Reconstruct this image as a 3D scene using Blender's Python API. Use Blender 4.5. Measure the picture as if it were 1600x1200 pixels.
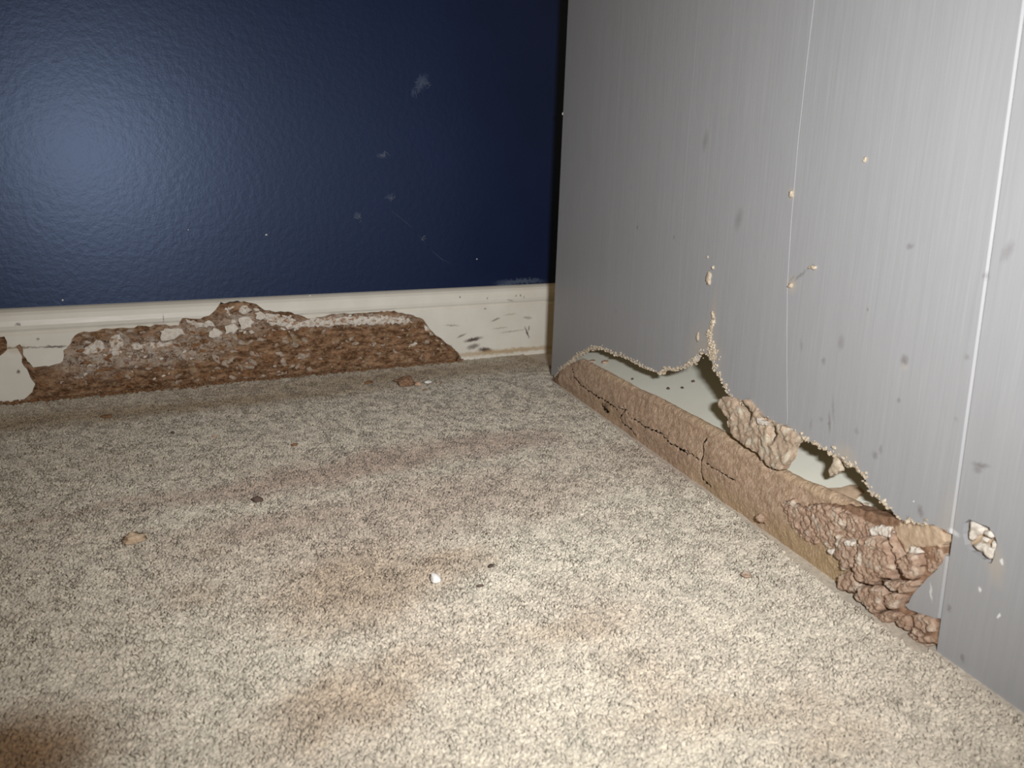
import bpy, bmesh, math, random
import numpy as np
from mathutils import Vector, Matrix, noise
from mathutils.geometry import delaunay_2d_cdt

for o in list(bpy.data.objects):
    bpy.data.objects.remove(o)
SC = bpy.context.scene
COL = SC.collection
rnd = random.Random(7)

# ------------------------------------------------------------------ camera
FPX = 1254.4
YAW, PITCH, ROLL = math.radians(29.83), math.radians(14.14), math.radians(1.443)
CAM = Vector((0, -0.901, 0.2208))
cy, sy, cp, sp = math.cos(YAW), math.sin(YAW), math.cos(PITCH), math.sin(PITCH)
FWD = Vector((sy*cp, cy*cp, -sp)); R0 = Vector((cy, -sy, 0)); U0 = R0.cross(FWD)
RGT = math.cos(ROLL)*R0 + math.sin(ROLL)*U0
UPV = -math.sin(ROLL)*R0 + math.cos(ROLL)*U0
cam = bpy.data.cameras.new('camera'); camo = bpy.data.objects.new('camera', cam); COL.objects.link(camo)
camo.matrix_world = Matrix(((RGT.x, UPV.x, -FWD.x, CAM.x), (RGT.y, UPV.y, -FWD.y, CAM.y), (RGT.z, UPV.z, -FWD.z, CAM.z), (0, 0, 0, 1)))
cam.sensor_fit = 'HORIZONTAL'; cam.sensor_width = 36; cam.lens = FPX/1600*36
cam.clip_start = 0.01; cam.clip_end = 50
cam.dof.use_dof = True; cam.dof.focus_distance = 0.62; cam.dof.aperture_fstop = 17
SC.camera = camo

# ------------------------------------------------------------------ world, flash, exposure
w = bpy.data.worlds.new('world'); SC.world = w; w.use_nodes = True
bg = w.node_tree.nodes['Background']; bg.inputs[0].default_value = (1.0, 0.72, 0.36, 1); bg.inputs[1].default_value = 0.13
fl = bpy.data.lights.new('camera_flash', 'AREA'); flo = bpy.data.objects.new('camera_flash', fl); COL.objects.link(flo)
fl.shape = 'RECTANGLE'; fl.size = 0.032; fl.size_y = 0.018; fl.energy = 2.15; fl.color = (0.985, 0.99, 1.0); fl.spread = math.radians(112)
FP = CAM + RGT*0.062 + UPV*0.035
aim = (FWD - RGT*0.06 + UPV*0.19).normalized()
flo.matrix_world = Matrix.Translation(FP) @ aim.to_track_quat('-Z', 'Y').to_matrix().to_4x4()
vs = SC.view_settings; SC.display_settings.display_device = 'sRGB'
vs.view_transform = 'Standard'; vs.look = 'None'; vs.exposure = 0.0; vs.gamma = 1.0; vs.use_curve_mapping = False

# ------------------------------------------------------------------ where things stand
P0 = Vector((0.5248, 0, 0)); PA = math.radians(102.81)
PD = Vector((math.cos(PA), -math.sin(PA), 0))          # along the panelling, towards the camera
PN = Vector((-PD.y, PD.x, 0)); PN = PN if PN.x < 0 else -PN   # out of the panelling, into the room
def ray(px, py):
    return FWD + RGT*((px-800)/FPX) - UPV*((py-600)/FPX)
def panel_sz(px, py, off=0.0):
    v = ray(px, py); t = (P0 + PN*off - CAM).dot(PN)/v.dot(PN); X = CAM + v*t - P0
    return (X.dot(PD), X.z)
def wall_xz(px, py, y=0.0):
    v = ray(px, py); t = (y-CAM.y)/v.y; X = CAM + v*t
    return (X.x, X.z)
def floor_xy(px, py, z=0.0):
    v = ray(px, py); t = (z-CAM.z)/v.z; X = CAM + v*t
    return (X.x, X.y)
def pp(s, z, off=0.0):
    return P0 + PD*s + PN*off + Vector((0, 0, z))
def S(pts): return [panel_sz(*p) for p in pts]
def W(pts): return [wall_xz(*p) for p in pts]

# ------------------------------------------------------------------ mesh helpers
def mk(name, verts, faces, mat, parent=None, smooth=True, recentre=False):
    me = bpy.data.meshes.new(name)
    verts = [Vector(v) for v in verts]
    loc = Vector((0, 0, 0))
    if recentre:
        a = np.array([tuple(v) for v in verts]); lo, hi = a.min(0), a.max(0)
        loc = Vector(((lo[0]+hi[0])/2, (lo[1]+hi[1])/2, lo[2])); verts = [v-loc for v in verts]
    me.from_pydata(verts, [], faces); me.materials.append(mat)
    if smooth: me.polygons.foreach_set('use_smooth', [True]*len(me.polygons))
    me.update()
    o = bpy.data.objects.new(name, me); COL.objects.link(o); o.location = loc
    if parent: o.parent = parent
    return o
def empty(name, loc=(0, 0, 0)):
    o = bpy.data.objects.new(name, None); COL.objects.link(o); o.location = loc; o.empty_display_size = 0.02
    return o
def tag(o, label=None, cat=None, group=None, kind=None):
    for k, v in (('label', label), ('category', cat), ('group', group), ('kind', kind)):
        if v: o[k] = v
    return o
def box(x0, x1, y0, y1, z0, z1):
    v = [(x, y, z) for z in (z0, z1) for y in (y0, y1) for x in (x0, x1)]
    f = [(0, 2, 3, 1), (4, 5, 7, 6), (0, 1, 5, 4), (1, 3, 7, 5), (3, 2, 6, 7), (2, 0, 4, 6)]
    return v, f
def fbm(x, y, z=0.0, o=4):
    return noise.fractal(Vector((x, y, z)), 0.9, 2.1, o)
def rough(poly, step, amp, seed=0, closed=True):
    out = []; n = len(poly); r = random.Random(seed)
    for i in range(n if closed else n-1):
        a, b = poly[i], poly[(i+1) % n]; L = math.hypot(b[0]-a[0], b[1]-a[1]); k = max(1, int(L/step))
        for j in range(k):
            t = j/k; x = a[0]+(b[0]-a[0])*t; y = a[1]+(b[1]-a[1])*t
            out.append((x+amp*(r.random()*2-1), y+amp*(r.random()*2-1)))
    if not closed: out.append(poly[-1])
    return out
def inside(P, poly):
    P = np.asarray(P); q = np.asarray(poly); c = np.zeros(len(P), bool)
    x, y = P[:, 0], P[:, 1]
    for i in range(len(q)):
        x1, y1 = q[i]; x2, y2 = q[i-1]
        if y1 == y2: continue
        m = ((y1 > y) != (y2 > y)) & (x < (x2-x1)*(y-y1)/(y2-y1)+x1)
        c ^= m
    return c
def dist_poly(P, poly, closed=True):
    P = np.asarray(P); q = np.asarray(poly); d = np.full(len(P), 1e9)
    n = len(q)
    for i in range(n if closed else n-1):
        a = q[i]; b = q[(i+1) % n]; ab = b-a; L = (ab**2).sum()+1e-18
        t = np.clip(((P-a)@ab)/L, 0, 1); d = np.minimum(d, np.hypot(*(P-a-t[:, None]*ab).T))
    return d
def cdt(loops, keep, pts=()):
    V = []; E = []
    for lp, closed in loops:
        n = len(V); V += [Vector(p) for p in lp]; k = len(lp)
        E += [(n+i, n+(i+1) % k) for i in range(k if closed else k-1)]
    V += [Vector(p) for p in pts]
    v, e, f, *_ = delaunay_2d_cdt(V, E, [], 0, 1e-7)
    v = np.array([(p.x, p.y) for p in v]); f = np.array([tuple(t) for t in f])
    m = keep(v[f].mean(1)); f = f[m]
    used = np.unique(f); ix = np.full(len(v), -1); ix[used] = np.arange(len(used))
    return v[used], ix[f]
def grid_in(poly, step, seed=0, margin=0.4):
    q = np.asarray(poly); lo, hi = q.min(0), q.max(0); r = np.random.RandomState(seed)
    g = np.stack(np.meshgrid(np.arange(lo[0], hi[0], step), np.arange(lo[1], hi[1], step)), -1).reshape(-1, 2)
    g = g + (r.rand(*g.shape)-.5)*step*0.5
    g = g[inside(g, poly)]
    if len(g): g = g[dist_poly(g, poly) > step*margin]
    return [tuple(p) for p in g]
def solid(v, f, front, back):
    """front/back: functions (array of 2D points) -> list of Vectors; closed solid with crisp rim"""
    F = front(v); B = back(v); n = len(v)
    V = list(F)+list(B)
    # orient the front
    a, b, c = (F[i] for i in f[0]); nn = (b-a).cross(c-a)
    out = (F[f[0][0]]-B[f[0][0]])
    flip = nn.dot(out) < 0
    faces = []
    cnt = {}
    for t in f:
        t = tuple(int(i) for i in t)
        if flip: t = t[::-1]
        faces.append(t); faces.append(tuple(i+n for i in t[::-1]))
        for i in range(3):
            k = (t[i], t[(i+1) % 3]); cnt[k] = 1
    m = 2*n; rim = {}
    for (i, j) in list(cnt):
        if (j, i) in cnt: continue
        for q in (i, j):
            if q not in rim:
                rim[q] = len(V); V += [F[q], B[q]]
        faces.append((rim[j], rim[i], rim[i]+1, rim[j]+1))
    return V, faces

# ------------------------------------------------------------------ material helpers
class M:
    def __init__(s, name):
        s.m = bpy.data.materials.new(name); s.m.use_nodes = True; s.t = s.m.node_tree; s.n = s.t.nodes; s.l = s.t.links
        s.b = s.n['Principled BSDF']; s.pos = s.n.new('ShaderNodeNewGeometry').outputs['Position']
    def set(s, **k):
        names = dict(rough='Roughness', spec='Specular IOR Level', col='Base Color', sheen='Sheen Weight')
        for a, v in k.items():
            i = s.b.inputs[names[a]]
            if hasattr(v, 'is_linked') or hasattr(v, 'links'): s.l.new(v, i)
            else: i.default_value = (*v, 1) if isinstance(v, tuple) else v
        return s
    def math(s, op, a, b=0.0, clamp=False):
        n = s.n.new('ShaderNodeMath'); n.operation = op; n.use_clamp = clamp
        for i, v in enumerate((a, b)):
            if hasattr(v, 'links'): s.l.new(v, n.inputs[i])
            else: n.inputs[i].default_value = v
        return n.outputs[0]
    def vmath(s, op, a, b=(0, 0, 0)):
        n = s.n.new('ShaderNodeVectorMath'); n.operation = op
        for i, v in enumerate((a, b)):
            if hasattr(v, 'links'): s.l.new(v, n.inputs[i])
            elif isinstance(v, (int, float)): n.inputs['Scale'].default_value = v
            else: n.inputs[i].default_value = v
        return n.outputs['Value'] if op in ('DOT_PRODUCT', 'LENGTH') else n.outputs[0]
    def noise(s, vec, scale, detail=3, rough=0.55, stretch=None, loc=(0, 0, 0), colour=False):
        if stretch or loc != (0, 0, 0):
            mp = s.n.new('ShaderNodeMapping'); s.l.new(vec, mp.inputs[0]); mp.inputs['Scale'].default_value = stretch or (1, 1, 1)
            mp.inputs['Location'].default_value = loc; vec = mp.outputs[0]
        n = s.n.new('ShaderNodeTexNoise'); s.l.new(vec, n.inputs['Vector']); n.inputs['Scale'].default_value = scale
        n.inputs['Detail'].default_value = detail; n.inputs['Roughness'].default_value = rough
        return n.outputs['Color' if colour else 'Fac']
    def ramp(s, fac, a, b, lo=0.0, hi=1.0, smooth=True):
        n = s.n.new('ShaderNodeMapRange'); s.l.new(fac, n.inputs[0])
        n.interpolation_type = 'SMOOTHSTEP' if smooth else 'LINEAR'
        for i, v in zip((1, 2, 3, 4), (a, b, lo, hi)): n.inputs[i].default_value = v
        return n.outputs[0]
    def mix(s, fac, a, b):
        n = s.n.new('ShaderNodeMix'); n.data_type = 'RGBA'
        for i, v in ((0, fac), (6, a), (7, b)):
            if hasattr(v, 'links'): s.l.new(v, n.inputs[i])
            else: n.inputs[i].default_value = (*v, 1) if isinstance(v, tuple) else v
        return n.outputs[2]
    def scale(s, c, f):
        n = s.n.new('ShaderNodeVectorMath'); n.operation = 'SCALE'; s.l.new(c, n.inputs[0])
        if hasattr(f, 'links'): s.l.new(f, n.inputs['Scale'])
        else: n.inputs['Scale'].default_value = f
        return n.outputs[0]
    def bump(s, h, strength, dist, prev=None):
        n = s.n.new('ShaderNodeBump'); s.l.new(h, n.inputs['Height']); n.inputs['Strength'].default_value = strength; n.inputs['Distance'].default_value = dist
        if prev: s.l.new(prev, n.inputs['Normal'])
        s.l.new(n.outputs[0], s.b.inputs['Normal']); return n.outputs[0]
    def plane(s, frame):
        """2D coordinates on a surface: 'panel' (s,0,z), 'wall' (x,0,z), 'floor' (x,y,0)"""
        if frame == 'panel':
            q = s.vmath('SUBTRACT', s.pos, tuple(P0)); a = s.vmath('DOT_PRODUCT', q, tuple(PD)); sep = s.n.new('ShaderNodeSeparateXYZ'); s.l.new(q, sep.inputs[0])
            c = s.n.new('ShaderNodeCombineXYZ'); s.l.new(a, c.inputs[0]); s.l.new(sep.outputs[2], c.inputs[2]); return c.outputs[0]
        return s.vmath('MULTIPLY', s.pos, (1, 0, 1) if frame == 'wall' else (1, 1, 0))
    def blots(s, vec, lst, frame, warp=0.003, wscale=120, soft=0.5):
        """worn or stained spots: list of (px, py, rx, ry, angle_deg, amount)"""
        wv = s.vmath('SUBTRACT', s.noise(vec, wscale, 3, 0.6, colour=True), (0.5, 0.5, 0.5))
        v = s.vmath('ADD', vec, s.scale(wv, warp*2))
        v = s.vmath('MULTIPLY', v, (1, 0, 1) if frame != 'floor' else (1, 1, 0))
        acc = None
        for (px, py, rx, ry, an, am) in lst:
            mp = s.n.new('ShaderNodeMapping'); mp.vector_type = 'TEXTURE'; s.l.new(v, mp.inputs[0])
            if frame == 'floor':
                x, y = floor_xy(px, py); c = (x, y, 0); sc = (rx, ry, 1); r = (0, 0, math.radians(an))
            else:
                x, z = panel_sz(px, py) if frame == 'panel' else wall_xz(px, py); c = (x, 0, z); sc = (rx, 1, ry); r = (0, math.radians(-an), 0)
            mp.inputs['Location'].default_value = c; mp.inputs['Rotation'].default_value = r; mp.inputs['Scale'].default_value = sc
            f = s.ramp(s.vmath('LENGTH', mp.outputs[0]), 1+soft, 1-soft, 0, am)
            acc = f if acc is None else s.math('MAXIMUM', acc, f)
        return acc

def simple(name, c1, c2, scale=200, rough=0.9, bump=0.6, bdist=0.0006, c3=None, lo=0.35, hi=0.65, spec=0.2):
    m = M(name); v = m.pos
    c = m.mix(m.ramp(m.noise(v, scale, 5, 0.65), lo, hi), c1, c2)
    if c3: c = m.mix(m.ramp(m.noise(v, scale*0.45, 4, 0.6, loc=(3, 1, 5)), 0.5, 0.68), c, c3)
    m.set(col=c, rough=rough, spec=spec); m.bump(m.noise(v, scale*4, 4, 0.7), bump, bdist)
    return m.m

MUD = simple('termite_mud', (0.390, 0.247, 0.163), (0.546, 0.370, 0.260), 260, bdist=0.0008, c3=(0.611, 0.455, 0.325))
MUD_PALE = simple('termite_mud_pale', (0.43, 0.315, 0.21), (0.53, 0.40, 0.28), 200, bdist=0.0004)
MUD_DARK = simple('termite_mud_dark', (0.192, 0.108, 0.066), (0.312, 0.192, 0.120), 300, bdist=0.0008)
OCHRE = simple('ochre_mud', (0.413, 0.275, 0.138), (0.525, 0.362, 0.188), 160, bdist=0.0004)
CRUST = simple('mud_crust', (0.331, 0.213, 0.148), (0.464, 0.332, 0.243), 280, bdist=0.001, c3=(0.574, 0.487, 0.391))
FIBRE = simple('torn_board_fibre', (0.418, 0.333, 0.233), (0.589, 0.510, 0.403), 500, bdist=0.0006)
FLAP = simple('torn_board_core', (0.410, 0.290, 0.210), (0.554, 0.440, 0.325), 330, bdist=0.0012, c3=(0.615, 0.558, 0.440))
CHALK = simple('old_paint_flake', (0.582, 0.515, 0.437), (0.762, 0.706, 0.627), 350, bdist=0.0005)
m = M('mottled_old_paint'); v = m.pos
c = m.mix(m.ramp(m.noise(v, 330, 4, 0.65), 0.35, 0.6), (0.50, 0.42, 0.34), (0.74, 0.69, 0.62))
c = m.mix(m.ramp(m.noise(v, 260, 5, 0.7, stretch=(0.7, 1, 1), loc=(1, 2, 3)), 0.52, 0.60), c, (0.34, 0.20, 0.115))
m.set(col=c, rough=0.9, spec=0.15); m.bump(m.noise(v, 600, 4, 0.7), 0.8, 0.0010)
MOTTLE = m.m
PAPER = simple('white_scrap', (0.72, 0.69, 0.64), (0.82, 0.80, 0.76), 200, rough=0.7, bdist=0.0003)
GREYWOOD = simple('grey_wood_flake', (0.30, 0.22, 0.16), (0.46, 0.39, 0.32), 220, bdist=0.0005)
BROWNWOOD = simple('brown_wood_flake', (0.17, 0.085, 0.04), (0.30, 0.165, 0.085), 260, bdist=0.0006)
LINT = simple('pale_lint', (0.10, 0.12, 0.15), (0.16, 0.18, 0.21), 300, bdist=0.0001)
CHAR = simple('dark_crumb', (0.07, 0.05, 0.04), (0.13, 0.09, 0.07), 300)

# ------------------------------------------------------------------ floor and carpet
m = M('carpet'); v = m.plane('floor')
att = m.n.new('ShaderNodeAttribute'); att.attribute_name = 'tone'
base = m.mix(m.ramp(m.noise(v, 9, 4, 0.6), 0.35, 0.68), (0.69, 0.622, 0.505), (0.655, 0.572, 0.462))
pink = m.blots(v, [(560, 725, .15, .024, 6, .9), (770, 690, .06, .03, 0, .85), (850, 770, .05, .03, 20, .45), (330, 765, .06, .012, 10, .8), (120, 795, .08, .005, 8, .7), (460, 810, .07, .02, 0, .7), (640, 790, .12, .05, 10, .6), (1000, 720, .06, .05, 0, .3)], 'floor', 0.03, 25, 0.7)
base = m.mix(pink, base, (0.50, 0.385, 0.305))
brown = m.blots(v, [(560, 910, .048, .038, 30, .8), (670, 885, .04, .018, 10, .75), (900, 975, .03, .014, 0, .45), (540, 1090, .035, .022, 15, .75), (620, 1040, .02, .014, 0, .5), (1150, 1110, .05, .012, -20, .35),
                    (1010, 1050, .015, .03, 0, .25), (1300, 1150, .02, .014, 0, .35), (300, 930, .015, .01, 0, .4), (330, 855, .008, .006, 0, .4), (450, 985, .008, .007, 0, .4)], 'floor', 0.02, 45, 0.7)
base = m.mix(brown, base, (0.49, 0.375, 0.27))
dirt = m.blots(v, [(300, 632, .24, .022, 0, .75), (60, 655, .12, .028, 0, .7), (640, 585, .22, .03, 0, .65), (850, 560, .05, .05, 0, .7)], 'floor', 0.02, 60, 0.8)
base = m.mix(dirt, base, (0.40, 0.285, 0.165))
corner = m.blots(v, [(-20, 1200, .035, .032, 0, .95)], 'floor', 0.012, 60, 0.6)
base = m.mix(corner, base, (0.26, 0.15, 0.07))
fine = m.ramp(m.noise(v, 420, 2, 0.5), 0.3, 0.7, 0.82, 1.12)
tone = m.math('MULTIPLY', m.ramp(att.outputs['Fac'], 0, 1, 0.86, 1.12, False), fine)
tone = m.math('MULTIPLY', tone, m.ramp(m.noise(v, 50, 3, 0.6), 0.3, 0.7, 0.88, 1.10, False))
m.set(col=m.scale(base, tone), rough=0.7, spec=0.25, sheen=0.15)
nn = m.vmath('ADD', m.scale(m.n['Geometry'].outputs['Normal'], 0.5), (0, 0, 0.6))
m.l.new(m.vmath('NORMALIZE', nn), m.b.inputs['Normal'])
CARPET = m.m
BACKING = simple('carpet_backing', (0.34, 0.27, 0.19), (0.42, 0.34, 0.25), 300)

v, f = box(-0.75, 1.35, -1.45, 0.03, -0.02, -0.0024)
tag(mk('floor', v, f, CARPET, smooth=False), 'beige carpeted floor', kind='structure')

def carpet_pile():
    r = np.random.RandomState(3); st = 0.0016
    xs = np.arange(-0.30, 0.56, st); ys = np.arange(-0.86, -0.003, st)
    g = np.stack(np.meshgrid(xs, ys), -1).reshape(-1, 2); g += (r.rand(*g.shape)-.5)*st*1.1
    # only in front of the panelling
    q = g-np.array([P0.x, P0.y]); dn = q@np.array([PN.x, PN.y]); ds = q@np.array([PD.x, PD.y])
    g = g[((dn > np.where(ds < 0.715, np.where(ds > 0.60, 0.0110, 0.0066), 0.0045)) | (ds < 0.125)) & (dn < 0.62) & ~((g[:, 1] < -0.80) & (g[:, 0] < 0.0)) & ~((g[:, 0] < -0.14) & (g[:, 1] < -0.5))]
    g = g[g[:, 0] < 0.53]
    n = len(g)
    big = np.array([noise.noise(Vector((x*55, y*55, 0))) for x, y in g])
    med = np.array([noise.noise(Vector((x*190, y*190, 4))) for x, y in g])
    h = 0.0062+0.0004*big+0.0004*med+0.0006*(r.rand(n)-.5)
    rad = 0.00115*(0.8+0.5*r.rand(n)); ph = r.rand(n)*6.28
    dirn = 2.5*np.pi*(big+0.35*med)+r.randn(n)*0.9
    ln = 0.0010+0.0012*r.rand(n)
    lean = np.stack([np.cos(dirn)*ln, np.sin(dirn)*ln], 1)
    V = np.zeros((n, 7, 3)); rings = ((-0.0034, 1.15, 0.0), (-0.0011, 0.95, 0.35))
    for k, (hh, rr, le) in enumerate(rings):
        for j in range(3):
            a = ph+j*2.0944+k*0.5
            V[:, k*3+j, 0] = g[:, 0]+np.cos(a)*rad*rr+lean[:, 0]*le
            V[:, k*3+j, 1] = g[:, 1]+np.sin(a)*rad*rr+lean[:, 1]*le
            V[:, k*3+j, 2] = -0.0068+h+hh
    V[:, 6, :2] = g+lean; V[:, 6, 2] = -0.0068+h
    F = []
    for j in range(3):
        a, b = j, (j+1) % 3
        F.append((a, b, b+3)); F.append((a, b+3, a+3)); F.append((3+a, 3+b, 6))
    F = np.array(F); nf = len(F); NV = 7
    faces = (F[None]+NV*np.arange(n)[:, None, None]).reshape(-1, 3)
    me = bpy.data.meshes.new('carpet_pile')
    me.vertices.add(n*NV); me.vertices.foreach_set('co', V.reshape(-1))
    me.loops.add(len(faces)*3); me.polygons.add(len(faces))
    me.loops.foreach_set('vertex_index', faces.reshape(-1).astype(np.int32))
    me.polygons.foreach_set('loop_start', np.arange(0, len(faces)*3, 3, dtype=np.int32))
    me.polygons.foreach_set('use_smooth', np.ones(len(faces), bool))
    me.update(calc_edges=True)
    t = np.clip(0.5+0.35*med+0.22*r.randn(n), 0, 1)
    at = me.attributes.new('tone', 'FLOAT', 'POINT'); at.data.foreach_set('value', np.repeat(t, NV).astype(np.float32))
    me.materials.append(CARPET)
    o = bpy.data.objects.new('carpet_pile', me); COL.objects.link(o)
    tag(o, 'beige cut-pile carpet with brown stains covering the floor', 'carpet', kind='stuff')
carpet_pile()

# ------------------------------------------------------------------ navy wall
m = M('navy_paint'); v = m.plane('wall')
scf = m.blots(v, [(664, 128, .005, .009, -35, .5), (652, 144, .002, .004, -20, .35), (600, 243, .005, .002, 20, .35), (562, 338, .003, .003, 0, .4), (612, 308, .004, .002, 0, .3), (820, 441, .03, .003, 0, .8), (795, 446, .012, .002, 0, .9)], 'wall', 0.006, 220, 0.6)
c = m.mix(m.ramp(m.noise(v, 14, 3), 0.3, 0.7), (0.0050, 0.0104, 0.038), (0.0060, 0.0118, 0.043))
c = m.mix(scf, c, (0.075, 0.095, 0.14))
m.set(col=c, rough=0.40, spec=0.58); m.b.inputs['Specular Tint'].default_value = (0.54, 0.69, 1.0, 1)
n1 = m.bump(m.noise(v, 150, 2, 0.5), 0.17, 0.0012)
m.bump(m.noise(v, 520, 2, 0.5), 0.12, 0.0005, n1)
NAVY = m.m
WY = 0.010
v, f = box(-0.75, 1.35, WY, WY+0.03, -0.02, 1.1)
tag(mk('wall_back', v, f, NAVY, smooth=False), 'navy blue painted wall', kind='structure')

# ------------------------------------------------------------------ baseboard with the eaten part
m = M('cream_gloss_paint'); v = m.plane('wall')
c = m.mix(m.ramp(m.noise(v, 25, 4), 0.35, 0.7), (0.70, 0.665, 0.585), (0.75, 0.72, 0.645))
gr = m.blots(v, [(738, 530, .011, .0022, 8, 1), (720, 524, .006, .001, 20, .7), (757, 546, .009, .003, -8, 1), (738, 541, .008, .003, 10, .75), (822, 519, .0012, .007, 25, 1), (825, 513, .001, .003, -10, .9),
                 (773, 499, .006, .0012, 20, .6), (823, 496, .006, .0018, -8, .45), (705, 508, .009, .001, -5, .45), (795, 491, .008, .0012, 5, .3), (805, 462, .001, .001, 0, .9), (812, 461, .001, .001, 0, .9), (817, 464, .001, .001, 0, .9),
                 (718, 464, .001, .001, 0, .9), (760, 466, .001, .001, 0, .7), (796, 469, .004, .001, -15, .5), (757, 482, .0016, .001, 0, .7), (28, 506, .0022, .0016, 0, .8), (59, 529, .001, .001, 0, .7), (29, 580, .0012, .0018, 0, .9),
                 (255, 497, .0006, .004, 0, .7), (700, 540, .004, .002, 0, .3), (800, 517, .016, .0008, 3, .4), (780, 512, .01, .0007, 3, .4), (17, 543, .03, .0008, -3, .7), (85, 541, .01, .0012, -3, .9)], 'wall', 0.0022, 330, 0.6)
c = m.mix(gr, c, (0.11, 0.085, 0.075))
tr = m.blots(v, [(850, 560, .4, .006, 0, .0), (790, 548, .08, .003, 0, .75), (15, 545, .015, .004, 0, .3)], 'wall', 0.004, 150, 0.7)
c = m.mix(tr, c, (0.42, 0.28, 0.13))
m.set(col=c, rough=0.3, spec=0.45); m.bump(m.noise(v, 60, 3, 0.5, stretch=(0.4, 1, 1.6)), 0.12, 0.002)
CREAM = m.m

PROF = [(-0.0068, 0.0125), (0.02, 0.0125), (0.0648, 0.0122), (0.0660, 0.0112), (0.0672, 0.0098), (0.0684, 0.0104), (0.0705, 0.0120), (0.0740, 0.0126), (0.0790, 0.0122), (0.0840, 0.0104), (0.0870, 0.0078), (0.0890, 0.0040), (0.0900, 0.0002)]
PZ = np.array([p[0] for p in PROF]); PO = np.array([p[1] for p in PROF])
def board_front(v, extra=0.0):
    off = np.interp(v[:, 1], PZ, PO)
    return [Vector((x, WY-o-extra, z)) for (x, z), o in zip(v, off)]
TOPL = [(-30, 560), (-6, 528), (6, 525), (11, 534), (12, 546), (4, 551), (-30, 585)]
DMG = [(25, 541), (30, 539), (35, 545), (41, 562), (50, 572), (70, 571), (86, 570), (97, 562), (101, 548), (113, 531), (117, 524), (130, 519), (160, 514), (200, 511), (250, 508), (280, 509), (283, 498), (300, 497), (312, 499), (326, 492), (338, 482), (345, 474),
       (365, 471), (395, 473), (405, 480), (414, 484), (430, 487), (455, 487), (466, 493), (480, 497), (500, 496), (520, 491), (560, 490), (590, 488), (615, 486), (632, 490), (650, 494), (661, 499), (668, 509), (680, 522), (692, 532), (705, 541), (714, 549), (719, 559),
       (719, 580), (560, 612), (300, 640), (60, 668), (10, 672), (12, 640), (36, 624), (50, 613), (53, 598), (46, 583), (38, 572), (33, 556)]
dmg = [(x, max(z, -0.0068)) for x, z in W(DMG)]
dmg_r = [(x, max(z, -0.0068)) for x, z in rough(dmg, 0.004, 0.0011, 5)]
left_r = rough(W(TOPL), 0.004, 0.001, 6)
X0, X1 = -0.6, 1.3
rows = [(x, z) for z in PZ for x in (X0, X1)]
loops = [([(X0, PZ[0]), (X1, PZ[0]), (X1, PZ[-1]), (X0, PZ[-1])], True), (dmg_r, True), (left_r, True)]
for z in PZ[1:-1]: loops.append(([(X0, z), (X1, z)], False))
bv, bf = cdt(loops, lambda c: ~(inside(c, dmg_r) | inside(c, left_r)) & (c[:, 1] > PZ[0]) & (c[:, 1] < PZ[-1]))
V, F = solid(bv, bf, board_front, lambda v: [Vector((x, WY-0.0001, z)) for x, z in v])
bb = tag(mk('baseboard_back', V, F, CREAM, smooth=False), 'cream painted baseboard eaten away by termites', kind='structure')

m = M('eaten_wood'); v = m.pos
fib = m.noise(v, 150, 5, 0.7, stretch=(0.45, 1, 1.3))
c = m.mix(m.ramp(fib, 0.36, 0.66), (0.12, 0.056, 0.025), (0.46, 0.28, 0.165))
c = m.mix(m.ramp(m.noise(v, 420, 3, 0.6, stretch=(0.5, 1, 1)), 0.55, 0.75), c, (0.42, 0.28, 0.17))
v2 = m.plane('wall')
grey = m.blots(v2, [(150, 560, .035, .016, 0, 1), (215, 550, .04, .014, 0, 1), (280, 548, .035, .011, 0, .95), (340, 535, .02, .008, 0, .8), (560, 500, .06, .006, -2, .95), (500, 505, .04, .005, 0, .8), (380, 505, .03, .012, 0, .85), (310, 515, .04, .008, 0, .7)], 'wall', 0.012, 100, 0.7)
pat = m.ramp(m.noise(v, 240, 5, 0.72, stretch=(0.7, 1, 1), loc=(2, 0, 3)), 0.34, 0.47)
vn = m.math('ABSOLUTE', m.math('SUBTRACT', m.noise(v, 105, 4, 0.7, stretch=(0.8, 1, 1), loc=(4, 0, 2)), 0.5))
c = m.mix(m.math('MULTIPLY', m.math('MULTIPLY', grey, pat), m.ramp(vn, 0.012, 0.05, 0.1, 1)), c, (0.58, 0.49, 0.41))
c = m.mix(m.math('MULTIPLY', m.ramp(m.noise(v, 120, 3, 0.6, loc=(9, 0, 1)), 0.56, 0.68), 0.8), c, (0.42, 0.31, 0.20))
c = m.mix(m.ramp(m.noise(v, 230, 4, 0.6, stretch=(0.5, 1, 1), loc=(5, 0, 7)), 0.60, 0.70), c, (0.075, 0.035, 0.018))
m.set(col=c, rough=0.9, spec=0.15); m.bump(m.noise(v, 700, 4, 0.7, stretch=(0.5, 1, 1)), 1.0, 0.0020)
EATEN = m.m
wide = W([(4, 520), (330, 478), (400, 470), (640, 484), (674, 505), (722, 548), (726, 570), (726, 600), (-25, 690), (-25, 520)])
wide = [(x, max(z, -0.0068)) for x, z in wide]
gp = grid_in(wide, 0.00135, 2)
ev, ef = cdt([(wide, True)], lambda c: inside(c, wide), gp)
din = np.where(inside(ev, dmg), dist_poly(ev, dmg), 0)
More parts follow.
